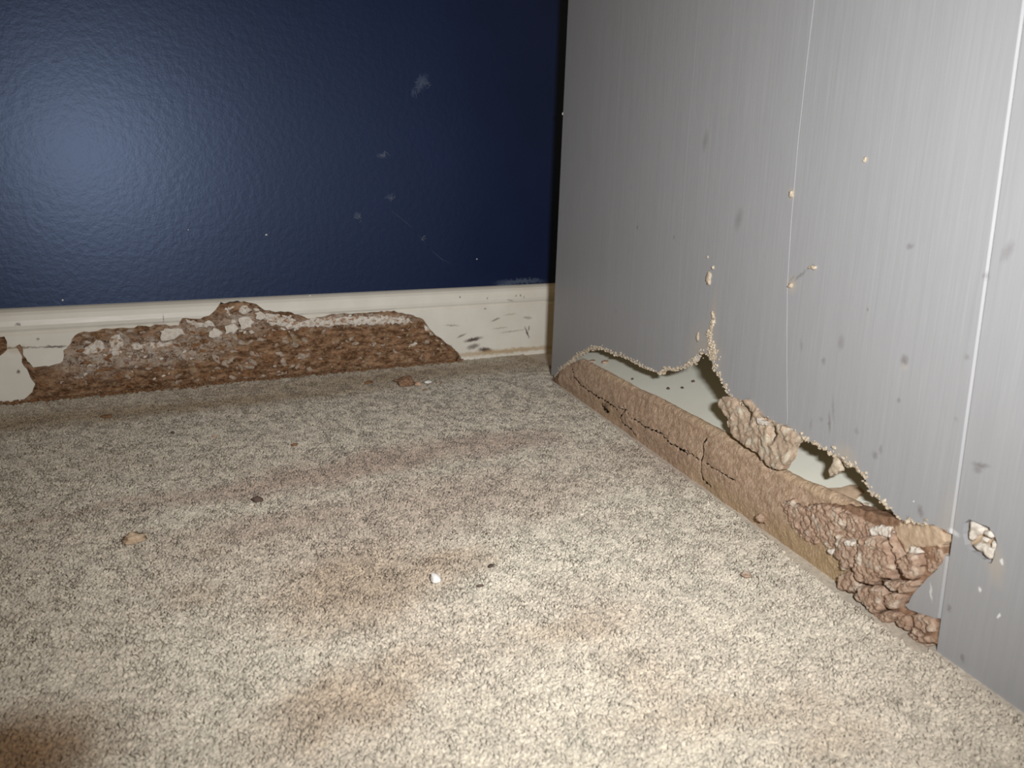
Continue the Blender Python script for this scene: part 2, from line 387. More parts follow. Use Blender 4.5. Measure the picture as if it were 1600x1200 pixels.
def eaten_front(v):
    out = []
    for (x, z), d in zip(v, din):
        k = min(1, d/0.010)
        low = max(0, min(1, (0.052-z)/0.016)); low = low*low*(3-2*low)
        rf = max(0, min(1, (x-0.06)/0.1))
        off = 0.0070 + k*(low*(0.0075+0.003*rf)) - 0.001*k
        off += k*(0.0030*fbm(x*70, z*140, 1.3, 4) + 0.0026*fbm(x*260, z*480, 7.1, 4))
        st = noise.noise(Vector((x*60, z*330, 11))); off += k*0.0012*(1 if st > 0.1 else 0)
        if d == 0: off = min(off, np.interp(z, PZ, PO)-0.0028)
        out.append(Vector((x, WY-max(0.001, off), z)))
    return out
V, F = solid(ev, ef, eaten_front, lambda v: [Vector((x, WY-0.0003, z)) for x, z in v])
mk('eaten_wood', V, F, EATEN, bb)

# loose flakes of wood and paint standing in the eaten part
def flake_mesh(name, mat, seed, a=1.0, b=0.55, th=0.12, curl=0.25):
    r = random.Random(seed); n = 9
    ring = [(a*math.cos(t)*(0.7+0.5*r.random()), b*math.sin(t)*(0.6+0.6*r.random())) for t in (2*math.pi*i/n for i in range(n))]
    V = []; F = []
    cz = lambda x, y: curl*(x*x*0.6-y*y)+0.08*r.uniform(-1, 1)
    V.append((0, 0, cz(0, 0)+th))
    for x, y in ring: V.append((x*0.55, y*0.55, cz(x*.5, y*.5)+th))
    for x, y in ring: V.append((x, y, cz(x, y)+th*0.6))
    for x, y in ring: V.append((x*.97, y*.97, cz(x, y)-th))
    V.append((0, 0, -th))
    for i in range(n):
        j = (i+1) % n
        F += [(0, 1+i, 1+j), (1+i, 1+n+i, 1+n+j, 1+j), (1+n+i, 1+2*n+i, 1+2*n+j, 1+n+j), (1+3*n, 1+2*n+j, 1+2*n+i)]
    me = bpy.data.meshes.new(name); me.from_pydata(V, [], F); me.materials.append(mat); me.update(); return me
def put(name, me, parent, loc, normal, size, roll, tilt=0.35, r=rnd):
    nrm = (Vector(normal)+Vector((r.uniform(-tilt, tilt), r.uniform(-tilt, tilt), r.uniform(-tilt, tilt)))).normalized()
    q = nrm.to_track_quat('Z', 'Y').to_matrix().to_4x4()
    o = bpy.data.objects.new(name, me); COL.objects.link(o); o.parent = parent
    o.matrix_world = Matrix.Translation(loc) @ q @ Matrix.Rotation(roll, 4, 'Z') @ Matrix.Scale(size, 4)
    return o
from mathutils.kdtree import KDTree
efr = eaten_front(ev); kd = KDTree(len(ev))
for i, (x, z) in enumerate(ev): kd.insert((x, z, 0), i)
kd.balance()
def on_eaten(x, z):
    return efr[kd.find((x, z, 0))[1]]
gw = [flake_mesh('wood_flake', GREYWOOD, i, 1, .5, .1, .3) for i in range(5)]
bw = [flake_mesh('wood_flake', BROWNWOOD, 20+i, 1, .42, .14, .35) for i in range(5)]
wp = [flake_mesh('paint_flake', CHALK, 40+i, 1, .6, .06, .3) for i in range(4)]
def scatter(n, x0, x1, y0, y1, meshes, name, smin, smax, lift=0.0004, seed=1, tilt=0.4):
    r = random.Random(seed); k = 0; t = 0
    while k < n and t < n*40:
        t += 1
        px, py = r.uniform(x0, x1), r.uniform(y0, y1)
        c = wall_xz(px, py)
        if c[1] < 0.001 or not inside([c], dmg)[0] or dist_poly([c], dmg)[0] < 0.003: continue
        p = on_eaten(*c); put(name, r.choice(meshes), bb, p+Vector((0, -lift, 0)), (0, -1, 0.1), r.uniform(smin, smax), r.gauss(0, 0.5)+math.pi*(r.random() > .5), tilt, r); k += 1
scatter(60, 330, 480, 515, 605, gw, 'wood_flake', 0.0025, 0.0065, seed=2)
scatter(34, 300, 480, 510, 605, bw, 'wood_flake', 0.003, 0.007, seed=3)
scatter(34, 480, 700, 512, 580, gw, 'wood_flake', 0.0018, 0.0042, seed=4)
scatter(46, 470, 715, 505, 585, bw, 'wood_flake', 0.002, 0.005, seed=5)
scatter(55, 70, 330, 515, 600, gw, 'wood_flake', 0.0022, 0.005, seed=6)
scatter(50, 60, 330, 520, 625, bw, 'wood_flake', 0.0022, 0.005, seed=7)
scatter(26, 350, 470, 480, 520, wp, 'paint_flake', 0.002, 0.0045, seed=8)
scatter(40, 475, 645, 493, 508, wp, 'paint_flake', 0.0013, 0.0028, seed=9, tilt=0.25)
scatter(26, 70, 300, 530, 590, wp, 'paint_flake', 0.0012, 0.003, seed=10)

def dome_plate(poly2, place, thick, step, seed, edge=0.003, amp=0.0008, back=-0.002, nscale=400, jag=0.0007, crk=0):
    """irregular plate from a 2D outline; place(x, y, off) -> world; returns a closed solid"""
    pr = rough(poly2, step*1.6, jag, seed)
    v, f = cdt([(pr, True)], lambda c: inside(c, pr), grid_in(pr, step, seed))
    d = dist_poly(v, pr)
    def fr(vv):
        out = []
        for (x, y), dd in zip(vv, d):
            k = min(1, dd/edge); k = math.sqrt(max(0, 1-(1-k)**2))
            cr = 0
            if crk:
                dd_, _ = noise.voronoi(Vector((x*190+0.5*fbm(x*300, y*300), y*190+0.5*fbm(y*300, x*300, 4), seed)))
                e = min(1, (dd_[1]-dd_[0])/0.16); cr = crk*(1-e*e*(3-2*e))
            out.append(place(x, y, -cr+thick*(0.45+0.55*k)+amp*fbm(x*nscale, y*nscale, seed*1.7, 4)*(0.4+0.6*k)))
        return out
    return solid(v, f, fr, lambda vv: [place(x, y, back) for x, y in vv])
def wall_place(x, z, off): return Vector((x, WY-off, z))
for i, (poly, off, th) in enumerate([
        ([(36, 546), (60, 544), (98, 542), (100, 550), (97, 562), (86, 569), (56, 571), (43, 564)], .0112, .0008),
        ([(249, 517), (262, 512), (284, 514), (289, 522), (276, 527), (254, 531)], .0120, .0008),
        ([(325, 516), (338, 513), (346, 519), (343, 527), (328, 526)], .0108, .0008),
        ([(397, 488), (411, 486), (416, 492), (410, 500), (400, 498)], .0120, .0008),
        ([(372, 498), (388, 496), (396, 503), (392, 512), (377, 512)], .0115, .0008),
        ([(352, 508), (366, 506), (372, 512), (366, 520), (353, 521)], .0110, .0008),
        ([(446, 507), (480, 499), (520, 496), (560, 495), (600, 493), (638, 496), (646, 503), (600, 506), (540, 508), (480, 510), (450, 513)], .0100, .0012),
        ([(664, 508), (670, 516), (680, 528), (690, 537), (686, 541), (672, 528), (662, 515)], .0105, .001),
        ([(128, 552), (140, 536), (156, 530), (164, 538), (160, 552), (150, 566), (138, 575), (128, 570)], .0098, .0012),
        ([(170, 528), (186, 524), (194, 536), (190, 546), (200, 556), (192, 566), (178, 562), (172, 548)], .0100, .0012),
        ([(140, 582), (160, 572), (182, 572), (190, 580), (176, 590), (150, 592)], .0100, .0011),
        ([(205, 540), (232, 536), (262, 534), (280, 538), (276, 548), (246, 554), (222, 558), (207, 552)], .0098, .0012),
        ([(206, 564), (232, 560), (250, 566), (244, 576), (216, 578)], .0105, .0011),
        ([(262, 560), (290, 552), (316, 546), (322, 554), (300, 566), (270, 572)], .0105, .0011),
        ([(372, 482), (384, 477), (392, 484), (384, 492), (374, 490)], .0098, .0011),
        ([(415, 490), (440, 494), (462, 500), (452, 508), (424, 508), (414, 500)], .0098, .0012),
        ([(290, 498), (312, 503), (330, 502), (336, 508), (312, 512), (294, 508)], .0105, .0011),
        ([(640, 533), (650, 531), (648, 541), (638, 543)], .0150, .0008),
        ([(497, 541), (508, 540), (506, 553), (498, 561), (493, 550)], .0150, .0008)]):
    V, F = dome_plate(W(poly), lambda x, z, o, off=off: wall_place(x, z, off+o), th, 0.0018, 60+i, amp=0.0006, back=-0.0004, jag=0.0005 if i == 0 else 0.0016)
    mk('paint_flake', V, F, CREAM if i == 0 else MOTTLE if th > .0009 or i > 10 else CHALK, bb)
# crumbly brown frass lying along the foot of the eaten part
def lumps(n, pos, rmin, rmax, seed, squash=0.7):
    r = random.Random(seed); bm = bmesh.new(); bmesh.ops.create_icosphere(bm, subdivisions=1, radius=1)
    bv_ = [v.co.copy() for v in bm.verts]; bf_ = [[v.index for v in f.verts] for f in bm.faces]; bm.free()
    V = []; F = []
    for i in range(n):
        c = pos(r); 
        if c is None: continue
        s = r.uniform(rmin, rmax); k = len(V); R = Matrix.Rotation(r.random()*6.28, 3, 'Z') @ Matrix.Rotation(r.random()*6.28, 3, 'X')
        sc = Vector((r.uniform(.7, 1.4), r.uniform(.6, 1.1), r.uniform(.5, 1)))
        for b in bv_:
            q = R @ Vector((b.x*sc.x, b.y*sc.y, b.z*sc.z))*(1+0.3*r.uniform(-1, 1)); q.z *= squash
            V.append(c+q*s)
        F += [[k+j for j in f] for f in bf_]
    return V, F
def frass_pos(r):
    px = r.uniform(-30, 722); yb = np.interp(px, [-30, 0, 60, 200, 300, 400, 480, 560, 650, 722], [642, 637, 630, 617, 606, 597, 590, 580, 569, 560])
    x, z = wall_xz(px, yb); return Vector((x, -0.003-abs(r.gauss(0, 0.0045)), -0.0005+r.uniform(-.0005, .0016)))
V, F = lumps(900, frass_pos, 0.0008, 0.0022, 31)
o = mk('frass', V, F, BROWNWOOD, recentre=True); tag(o, 'brown crumbly frass strewn along the foot of the baseboard', 'frass', kind='stuff')

# ------------------------------------------------------------------ grey panelling on the right
m = M('grey_panel_paint'); v = m.plane('panel')
st = m.noise(v, 260, 2, 0.5, stretch=(1, 1, 0.02)); st2 = m.noise(v, 900, 2, 0.5, stretch=(1, 1, 0.03))
c = m.mix(m.ramp(st, 0.3, 0.7), (0.335, 0.337, 0.344), (0.350, 0.352, 0.359))
c = m.mix(m.ramp(st2, 0.5, 0.75, 0, 0.35), c, (0.40, 0.402, 0.408))
sm = m.blots(v, [(1102, 220, .003, .006, -10, .45), (1154, 343, .0035, .006, -15, .5), (996, 355, .0012, .0015, 0, .9), (1053, 371, .001, .001, 0, .8), (1422, 385, .0022, .0012, 15, .7), (1574, 393, .002, .004, -25, .5),
                 (1541, 432, .0016, .0014, 0, .7), (1314, 535, .0022, .0035, 0, .55), (1287, 564, .0015, .002, 0, .7), (1252, 540, .0015, .003, 15, .35), (1356, 484, .0008, .0008, 0, .8), (1413, 563, .0022, .0024, 0, .9),
                 (1511, 558, .0012, .0012, 0, .5), (1404, 626, .001, .0012, 0, .7), (1302, 640, .001, .006, 12, .5), (1296, 661, .001, .005, 12, .8), (1267, 663, .001, .003, 0, .4), (1283, 655, .0015, .0012, 0, .4), (1338, 674, .0014, .0018, 0, .45),
                 (1376, 702, .001, .0022, 0, .6), (1367, 711, .0018, .0018, 0, .7), (1532, 727, .004, .0012, 12, .9), (1527, 734, .002, .0015, 12, .7), (1438, 799, .0014, .0026, 25, .9), (1420, 812, .0016, .0016, 0, .5),
                 (1483, 951, .0011, .0014, 0, .9), (1504, 1028, .001, .002, 10, .8), (1237, 436, .003, .0008, 35, .7), (1250, 431, .006, .0009, 35, .75), (962, 486, .003, .002, 0, .25), (875, 333, .001, .002, 0, .9), (1494, 655, .001, .001, 0, .4), (986, 292, .001, .001, 0, .4), (1110, 700, .001, .001, 0, .1)], 'panel', 0.0018, 420, 0.85)
c = m.mix(m.math('MULTIPLY', sm, 0.75), c, (0.17, 0.155, 0.15))
tan = m.blots(v, [(1100, 560, .02, .02, 0, .35), (1237, 303, .003, .003, 0, .5), (1237, 445, .004, .004, 0, .5), (1353, 249, .0012, .0018, 0, .6), (1413, 573, .002, .0015, 0, .35), (1475, 840, .005, .02, 0, .2), (1555, 880, .004, .008, 20, .4), (1113, 505, .004, .02, 0, .4), (1320, 715, .008, .006, 0, .4)], 'panel', 0.003, 200, 0.8)
c = m.mix(tan, c, (0.50, 0.42, 0.31))
wh = m.blots(v, [(1532, 921, .0006, .001, 0, .8), (1561, 963, .0006, .0014, -30, .9), (1455, 925, .0007, .004, 15, .5), (1428, 782, .0006, .0006, 0, .6), (1490, 832, .003, .0012, 0, .4), (1565, 877, .0008, .001, 0, .8)], 'panel', 0.002, 300, 0.5)
c = m.mix(wh, c, (0.85, 0.85, 0.84))
m.set(col=c, rough=0.5, spec=0.35)
b1 = m.bump(m.noise(v, 420, 2, 0.5, stretch=(1, 1, 0.03)), 0.16, 0.0005)
m.bump(m.noise(v, 30, 2, 0.5), 0.1, 0.003, b1)
GREY = m.m

ZT = 0.62
def seam(bottom, top):
    a = panel_sz(*bottom); b = panel_sz(*top)
    return lambda z: a[0]+(b[0]-a[0])*(z-a[1])/(b[1]-a[1])
s_left = seam((862, 565), (888, 0)); 
def s_g1(z, pts=S([(1231, 662), (1229.5, 500), (1231, 440), (1240, 296), (1255, 150), (1272, 8)])):
    zs = [p[1] for p in pts]; ss = [p[0] for p in pts]
    if z > zs[-1]: return ss[-1]+(z-zs[-1])*(ss[-1]-ss[-2])/(zs[-1]-zs[-2])
    return float(np.interp(z, zs, ss))
s_g2 = seam((1467, 990), (1598.5, 40))
s_a = lambda z: s_left(z)+(s_g1(z)-s_left(z))*0.345
s_b = lambda z: s_left(z)+(s_g1(z)-s_left(z))*0.672
s_end = lambda z: s_g2(z)+0.134
s_end2 = lambda z: s_g2(z)+0.268
SEAMS = [s_left, s_a, s_b, s_g1, s_g2, s_end, s_end2]
HOLE_UP = [(868, 588), (875, 578), (884, 571), (894, 562), (904, 553), (916, 547), (932, 543), (945, 547), (958, 552), (975, 557), (990, 566), (1003, 573), (1018, 578), (1030, 583), (1040, 576), (1052, 578), (1063, 574), (1074, 570), (1084, 563), (1089, 554), (1096, 549), (1106, 552), (1112, 564),
           (1119, 581), (1128, 598), (1137, 615), (1148, 625), (1165, 634), (1182, 642), (1197, 655), (1215, 665), (1233, 672), (1252, 683), (1270, 692), (1285, 700), (1297, 708), (1308, 714), (1320, 721), (1333, 724), (1344, 735), (1352, 746), (1359, 765), (1374, 780), (1390, 795), (1404, 809),
           (1414, 817), (1440, 820), (1460, 822)]
hole_top = rough(S(HOLE_UP), 0.0025, 0.0008, 11, closed=False)
zr = hole_top[-1][1]; sr = s_g2(zr)+0.0001
hole = [(s_left(0)-0.02, hole_top[0][1]-0.004)]+hole_top+[(sr, zr+0.0002), (s_g2(-0.01)+0.0001, -0.01), (s_left(0)-0.02, -0.01)]
island = rough(S([(1473, 866), (1462, 876), (1452, 890), (1444, 912), (1424, 933), (1414, 947), (1428, 956), (1450, 963), (1466, 966)]), 0.003, 0.0006, 12, closed=False)
island = island+[(s_g2(island[-1][1])+0.0001, island[-1][1]), (s_g2(island[0][1])+0.0001, island[0][1])]
CHIP = [(1507, 818), (1514, 812), (1524, 814), (1545, 824), (1553, 834), (1557, 850), (1554, 868), (1549, 881), (1532, 872), (1518, 860), (1508, 851), (1505, 835)]
chip = rough(S(CHIP), 0.0018, 0.0005, 13)
spur = None
wr = empty('wall_right', tuple(P0+PD*0.14)); tag(wr, 'grey painted plank panelling eaten through at the foot', kind='structure')
wr_inv = Matrix.Translation(-wr.location)
def pk(name, V, F, mat, smooth=False):
    o = mk(name, [Vector(v)-wr.location for v in V], F, mat, wr, smooth); return o
PTH = 0.0045
def bulge(s, z):
    return 0.0
for i in range(len(SEAMS)-1):
    a, b = SEAMS[i], SEAMS[i+1]; z0 = -0.0065
    cw = 0.0020 if i == 3 else 0.0006            # chamfer that forms the groove
    gd = 0.0012 if i == 3 else 0.0003
    zl = [z0, 0.04, 0.06, 0.08, 0.1, 0.12, 0.16, 0.2, 0.25, 0.3, 0.35, ZT]
    ga = gb = 0.0001
    if i in (0, 1): cw, gd, gb = 0.0004, 0.00005, 0.00001
    if i in (1, 2): ga = 0.00001
    outline = [(b(z)-gb, z) for z in zl]+[(a(z)+ga, z) for z in zl[::-1]]
    loops = [(outline, True), ([(b(z)-cw, z) for z in zl], False), (hole, True), (island, True), (chip, True)]
    def keep(c, outline=outline):
        ok = inside(c, outline)
        h = inside(c, hole) & ~inside(c, island)
        return ok & ~h & ~inside(c, chip)
    pv, pf = cdt(loops, keep)
    def fr(vv, b=b, cw=cw, gd=gd):
        return [pp(s, z, -gd*max(0, min(1, (s-(b(z)-cw))/(cw-0.0001)))) for s, z in vv]
    V, F = solid(pv, pf, fr, lambda vv: [pp(s, z, -PTH) for s, z in vv])
    pk('plank', V, F, GREY)

# pale board lying behind the panelling, seen through the hole
m = M('pale_board'); v = m.pos
c = m.mix(m.ramp(m.noise(v, 12, 3), 0.3, 0.7), (0.73, 0.73, 0.63), (0.78, 0.78, 0.69))
m.set(col=c, rough=0.5, spec=0.3); m.bump(m.noise(v, 80, 2), 0.1, 0.001)
PALE = m.m
SH = 0.0400; BT = math.tan(math.radians(24)); BO = -0.008
def bz(o): return SH+(BO-o)*BT
V = [pp(s, bz(o)-dz, o) for dz in (0.012, 0) for o in (BO, -0.42) for s in (0.135, 0.95)]
_, F = box(0, 1, 0, 1, 0, 1)
pk('bottom_board', V, F, PALE)

# frayed tan edge of the hole
edge = [(p, 1.0) for p in hole_top]
def fray(r):
    i = r.randrange(len(hole_top)-1); t = r.random(); a, b = hole_top[i], hole_top[i+1]
    s = a[0]+(b[0]-a[0])*t; z = a[1]+(b[1]-a[1])*t
    sA, sB = panel_sz(1075, 560)[0], panel_sz(1135, 610)[0]
    wd = 0.0028 if sA < s < sB else 0.0015
    s1 = panel_sz(1150, 625)[0]; s2 = panel_sz(1250, 683)[0]
    if s1 < s < s2 and r.random() < 0.6: return None
    return pp(s+r.gauss(0, wd*0.6), z+abs(r.gauss(0, wd))-0.0008, r.uniform(-0.004, 0.0006))
V, F = lumps(2600, fray, 0.0004, 0.0015, 41, 1.0)
def spurp(r):
    t = r.random()**1.3; px = 1112+3*math.sin(t*9)+r.gauss(0, 3*(1-t)+0.8); py = 562-74*t
    s, z = panel_sz(px, py); return pp(s, z, r.uniform(-0.0005, 0.0006))
V2, F2 = lumps(320, spurp, 0.0004, 0.0014, 42, 1.0)
k = len(V); V += V2; F += [[i+k for i in f] for f in F2]
tag(pk('torn_fibre', V, F, FIBRE), 'tan frayed edge of the hole', kind='stuff')

def panel_place(s, z, off): return pp(s, z, off)
# torn piece hanging in the middle of the hole
FL = [(1127, 622), (1138, 619), (1150, 622), (1160, 627), (1173, 624), (1181, 634), (1194, 650), (1212, 660), (1236, 668), (1252, 682), (1250, 692), (1242, 698), (1238, 715), (1230, 728), (1224, 735), (1208, 729), (1195, 718), (1178, 701), (1160, 690), (1147, 677), (1141, 664), (1143, 655), (1134, 643), (1127, 636)]
slit1 = S([(1153, 626), (1164, 628), (1174, 636), (1180, 646), (1179, 657), (1172, 659), (1167, 646), (1162, 637), (1154, 633)])
slit2 = S([(1208, 665), (1217, 666), (1217, 677), (1214, 689), (1207, 688), (1209, 675)])
fo = rough(S(FL), 0.0014, 0.0006, 15)
fv, ff = cdt([(fo, True), (slit1, True), (slit2, True)], lambda c: inside(c, fo) & ~inside(c, slit1) & ~inside(c, slit2), grid_in(fo, 0.0012, 4))
def flap_front(vv, back=0.0):
    out = []
    d = np.minimum(dist_poly(vv, slit1), dist_poly(vv, slit2)); de = dist_poly(vv, fo)
    for (s, z), q, e in zip(vv, d, de):
        o = 0.0035+0.0018*fbm(s*150, z*150, 2.2, 4)+0.0008*fbm(s*600, z*600, 1, 3)-0.0015*max(0, 1-q/0.003)-0.001*max(0, 1-e/0.002)
        out.append(pp(s, z, o-back))
    return out
V, F = solid(fv, ff, flap_front, lambda vv: [p-PN*0.0050 for p in flap_front(vv)])
fl_o = pk('torn_flap', V, F, FLAP, True); fl_o['label'] = 'brown torn chunk of board hanging in the hole'
V, F = dome_plate(S([(1192, 652), (1200, 656), (1211, 662), (1208, 664), (1199, 663), (1193, 660)]), lambda s, z, o: panel_place(s, z, 0.0045+o), 0.0008, 0.0009, 71, amp=0.0002, jag=.0003)
pk('paper_scrap', V, F, CHALK)
V, F = dome_plate(S([(1199, 681), (1207, 678), (1209, 686), (1204, 697), (1201, 695)]), lambda s, z, o: panel_place(s, z, 0.0048+o), 0.0008, 0.0009, 72, amp=0.0004, jag=.0004)
pk('paper_scrap', V, F, FIBRE)
# tan strand hanging further right, curled spike by the upper right edge
for i, (poly, off, mt) in enumerate([
        ([(1296, 711), (1308, 713), (1309, 736), (1303, 741), (1297, 740), (1292, 745), (1290, 735), (1295, 728)], -0.003, FIBRE),
        ([(1318, 718), (1334, 722), (1333, 730), (1322, 731), (1316, 726)], -0.002, FIBRE),
        ([(1344, 742), (1354, 739), (1350, 746)], -0.001, FIBRE), ([(1360, 766), (1366, 769), (1364, 777), (1360, 773)], -0.001, FIBRE)]):
    V, F = dome_plate(S(poly), lambda s, z, o, off=off: panel_place(s, z, off+o), 0.002, 0.001, 75+i, amp=0.0006, back=-0.0015, jag=.0005)
    pk('torn_strand', V, F, mt, True)
# gouged patch on the near plank
cc = np.mean(chip, 0)
V, F = dome_plate([tuple(cc+(np.array(q)-cc)*1.12) for q in chip], lambda s, z, o: panel_place(s, z, -0.0056+o), 0.0024, 0.001, 81, amp=0.0008, back=-0.0003)
pk('gouge_core', V, F, MUD_PALE, True)
for i, (poly, off, th) in enumerate([
        ([(1513, 815), (1524, 817), (1535, 827), (1534, 835), (1524, 836), (1516, 845), (1510, 842), (1514, 830)], -.0025, .0025),
        ([(1536, 828), (1548, 829), (1552, 838), (1547, 842), (1538, 838)], -.002, .003),
        ([(1519, 850), (1530, 848), (1540, 852), (1552, 858), (1549, 872), (1544, 873), (1533, 864), (1522, 858)], -.0025, .0026),
        ([(1530, 838), (1540, 842), (1536, 849), (1527, 846)], -.003, .002), ([(1549, 845), (1555, 850), (1552, 860), (1547, 855)], -.003, .003)]):
    V, F = dome_plate(S(poly), lambda s, z, o, off=off: panel_place(s, z, off+o), th, 0.0009, 85+i, edge=.0016, amp=0.0009, back=-0.001, nscale=500, jag=.0004)
    pk('paper_curl', V, F, CHALK, True)

# ------------------------------------------------------------------ termite mud along the foot of the panelling
TOP = [(866, 583), (880, 572), (893, 566), (905, 561), (940, 579), (985, 604), (1040, 631), (1090, 659), (1130, 680), (1195, 724), (1245, 750), (1290, 768), (1320, 781), (1360, 806), (1400, 822)]
tp = S(TOP); ts = np.array([p[0] for p in tp]); tz = np.array([p[1] for p in tp])
ridge = empty('mud_ridge', tuple(pp(0.42, 0)))
tag(ridge, 'long brown ridge of cracked termite mud along the foot of the grey panelling', 'mud')
def rk(name, V, F, mat, smooth=True):
    return mk(name, [Vector(v)-ridge.location for v in V], F, mat, ridge, smooth)
C8 = lambda pts: [(1240+x/4.444, 780+y/4.444) for x, y in pts]
C4 = lambda pts: [(840+x/5, 480+y/5) for x, y in pts]
C6 = lambda pts: [(1000+x/5, 600+y/5) for x, y in pts]
CRACKS = [(C4([(270, 480), (300, 540), (370, 620), (440, 670), (520, 720), (600, 770), (640, 800)]), .0012, .0014),
          (C4([(690, 770), (700, 810), (660, 870), (690, 920), (760, 960), (780, 1000)]), .0012, .002),
          (C4([(760, 870), (850, 930), (960, 970), (1060, 1060), (1200, 1150)]), .0010, .0012),
          (C4([(640, 770), (720, 810), (740, 850)]), .0008, .001),
          (C6([(520, 430), (500, 490), (510, 540), (495, 600), (490, 680), (500, 740), (560, 800)]), .0014, .003),
          (C6([(300, 480), (400, 530), (480, 590)]), .0009, .0013),
          (C6([(520, 610), (600, 660), (680, 710), (760, 750)]), .0008, .0009),
          (C6([(920, 1030), (940, 1080), (980, 1090)]), .0012, .0025),
          (C6([(960, 620), (1010, 650), (1110, 670)]), .0010, .002),
          (C4([(520, 760), (540, 800), (570, 820)]), .003, .0018), (C4([(160, 500), (175, 540), (165, 590)]), .002, .002)]
CRACKS = [(rough(S(c), 0.0025, 0.0009, 90+i, closed=False), wd*0.60, dp) for i, (c, wd, dp) in enumerate(CRACKS)]
NS, NU = 1150, 108
s0, s1 = ts[0]-0.002, s_g2(0.02)-0.001
V = []; fr2 = []
for i in range(NS+1):
    s = s0+(s1-s0)*i/NS; zt = float(np.interp(s, ts, tz))+0.0006*fbm(s*120, 3, 0, 3); endk = min(1, (s-s0)/0.02)
    for j in range(NU+1):
        u = j/NU
        if u < 0.62:
            q = u/0.62; z = -0.0030+(zt-0.005+0.0030)*q; off = 0.0012+0.0022*math.sin(math.pi*min(1, q*1.05))-0.0012*q
        elif u < 0.76:
            q = (u-0.62)/0.14*math.pi/2; z = zt-0.005+0.005*math.sin(q); off = -0.005*(1-math.cos(q))
        else:
            q = (u-0.76)/0.24; z = zt-0.004*q; off = -0.005-0.010*q
        off -= 0.008*max(0, min(1, (s-0.655)/0.012))
        fr2.append((s, z)); V.append([s, z, off, u])
A = np.array(V); P2 = A[:, :2]
disp = np.array([0.0012*fbm(s*32, z*45, 0, 3)+0.0004*fbm(s*150, z*220, o*220, 4)+0.00035*fbm(s*700, z*700, o*700, 2) for s, z, o, u in V])
hi = np.clip((A[:, 1]-0.020)/0.004, 0, 1)                      # the thicker upper crust of the left stretch
gap = np.full(len(A), 1.0)
for c, wd, dp in CRACKS:
    d = dist_poly(P2, c, closed=False); gap = np.minimum(gap, d-wd*(0.8+0.5*np.sin(A[:, 0]*900))); disp -= 0.0005*np.exp(-(d/(wd*1.8))**2)*(A[:, 3] < 0.8)
disp = np.where(A[:, 3] > 0.8, disp*0.5, disp)
VV = []
for (s, z, o, u), dd in zip(V, disp):
    a = min(1, max(0, (u-0.62)/0.14))*math.pi/2
    VV.append(pp(s, z, 0)+PN*(o+dd*math.cos(a))+Vector((0, 0, dd*math.sin(a))))
F = [(i*(NU+1)+j, (i+1)*(NU+1)+j, (i+1)*(NU+1)+j+1, i*(NU+1)+j+1) for i in range(NS) for j in range(NU) if not (A[i*(NU+1)+j, 3] < 0.74 and gap[i*(NU+1)+j] < 0)]
# close the back and the ends
n = len(VV)
for i in range(NS+1):
    s = s0+(s1-s0)*i/NS; VV.append(pp(s, -0.0030, -0.015))
for i in range(NS):
    F.append((i*(NU+1)+NU, (i+1)*(NU+1)+NU, n+i+1, n+i)); F.append((n+i, n+i+1, (i+1)*(NU+1), i*(NU+1)))
F.append(tuple(range(NU+1))+(n,)); F.append(tuple(NS*(NU+1)+j for j in range(NU, -1, -1))+(n+NS,))
m = M('ridge_mud'); v = m.pos; v2 = m.plane('panel')
c = m.mix(m.ramp(m.noise(v, 240, 5, 0.65), 0.35, 0.65), (0.43, 0.29, 0.19), (0.60, 0.435, 0.315))
oc = m.blots(v2, [(1240, 845, .03, .010, 0, .85), (1190, 805, .02, .006, 0, .5), (1300, 890, .03, .016, 0, .9), (950, 640, .03, .008, 0, .5), (1130, 770, .05, .006, 0, .6)], 'panel', 0.006, 90, 0.7)
c = m.mix(oc, c, (0.50, 0.36, 0.21))
top = m.blots(v2, [(985, 602, .09, .0025, 4, .5), (1130, 680, .1, .0025, 0, .5), (1245, 750, .06, .0025, 0, .5)], 'panel', 0.004, 150, 0.8)
c = m.mix(top, c, (0.66, 0.50, 0.32))
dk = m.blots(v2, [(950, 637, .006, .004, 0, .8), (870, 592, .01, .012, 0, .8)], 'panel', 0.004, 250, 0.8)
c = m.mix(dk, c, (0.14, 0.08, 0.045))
c = m.mix(m.math('MULTIPLY', m.ramp(m.noise(v, 520, 3, 0.6), 0.56, 0.72), 0.7), c, (0.70, 0.57, 0.45))
m.set(col=c, rough=0.92, spec=0.15); m.bump(m.noise(v, 900, 5, 0.75), 0.9, 0.0010)
rk('mud_body', VV, F, m.m)

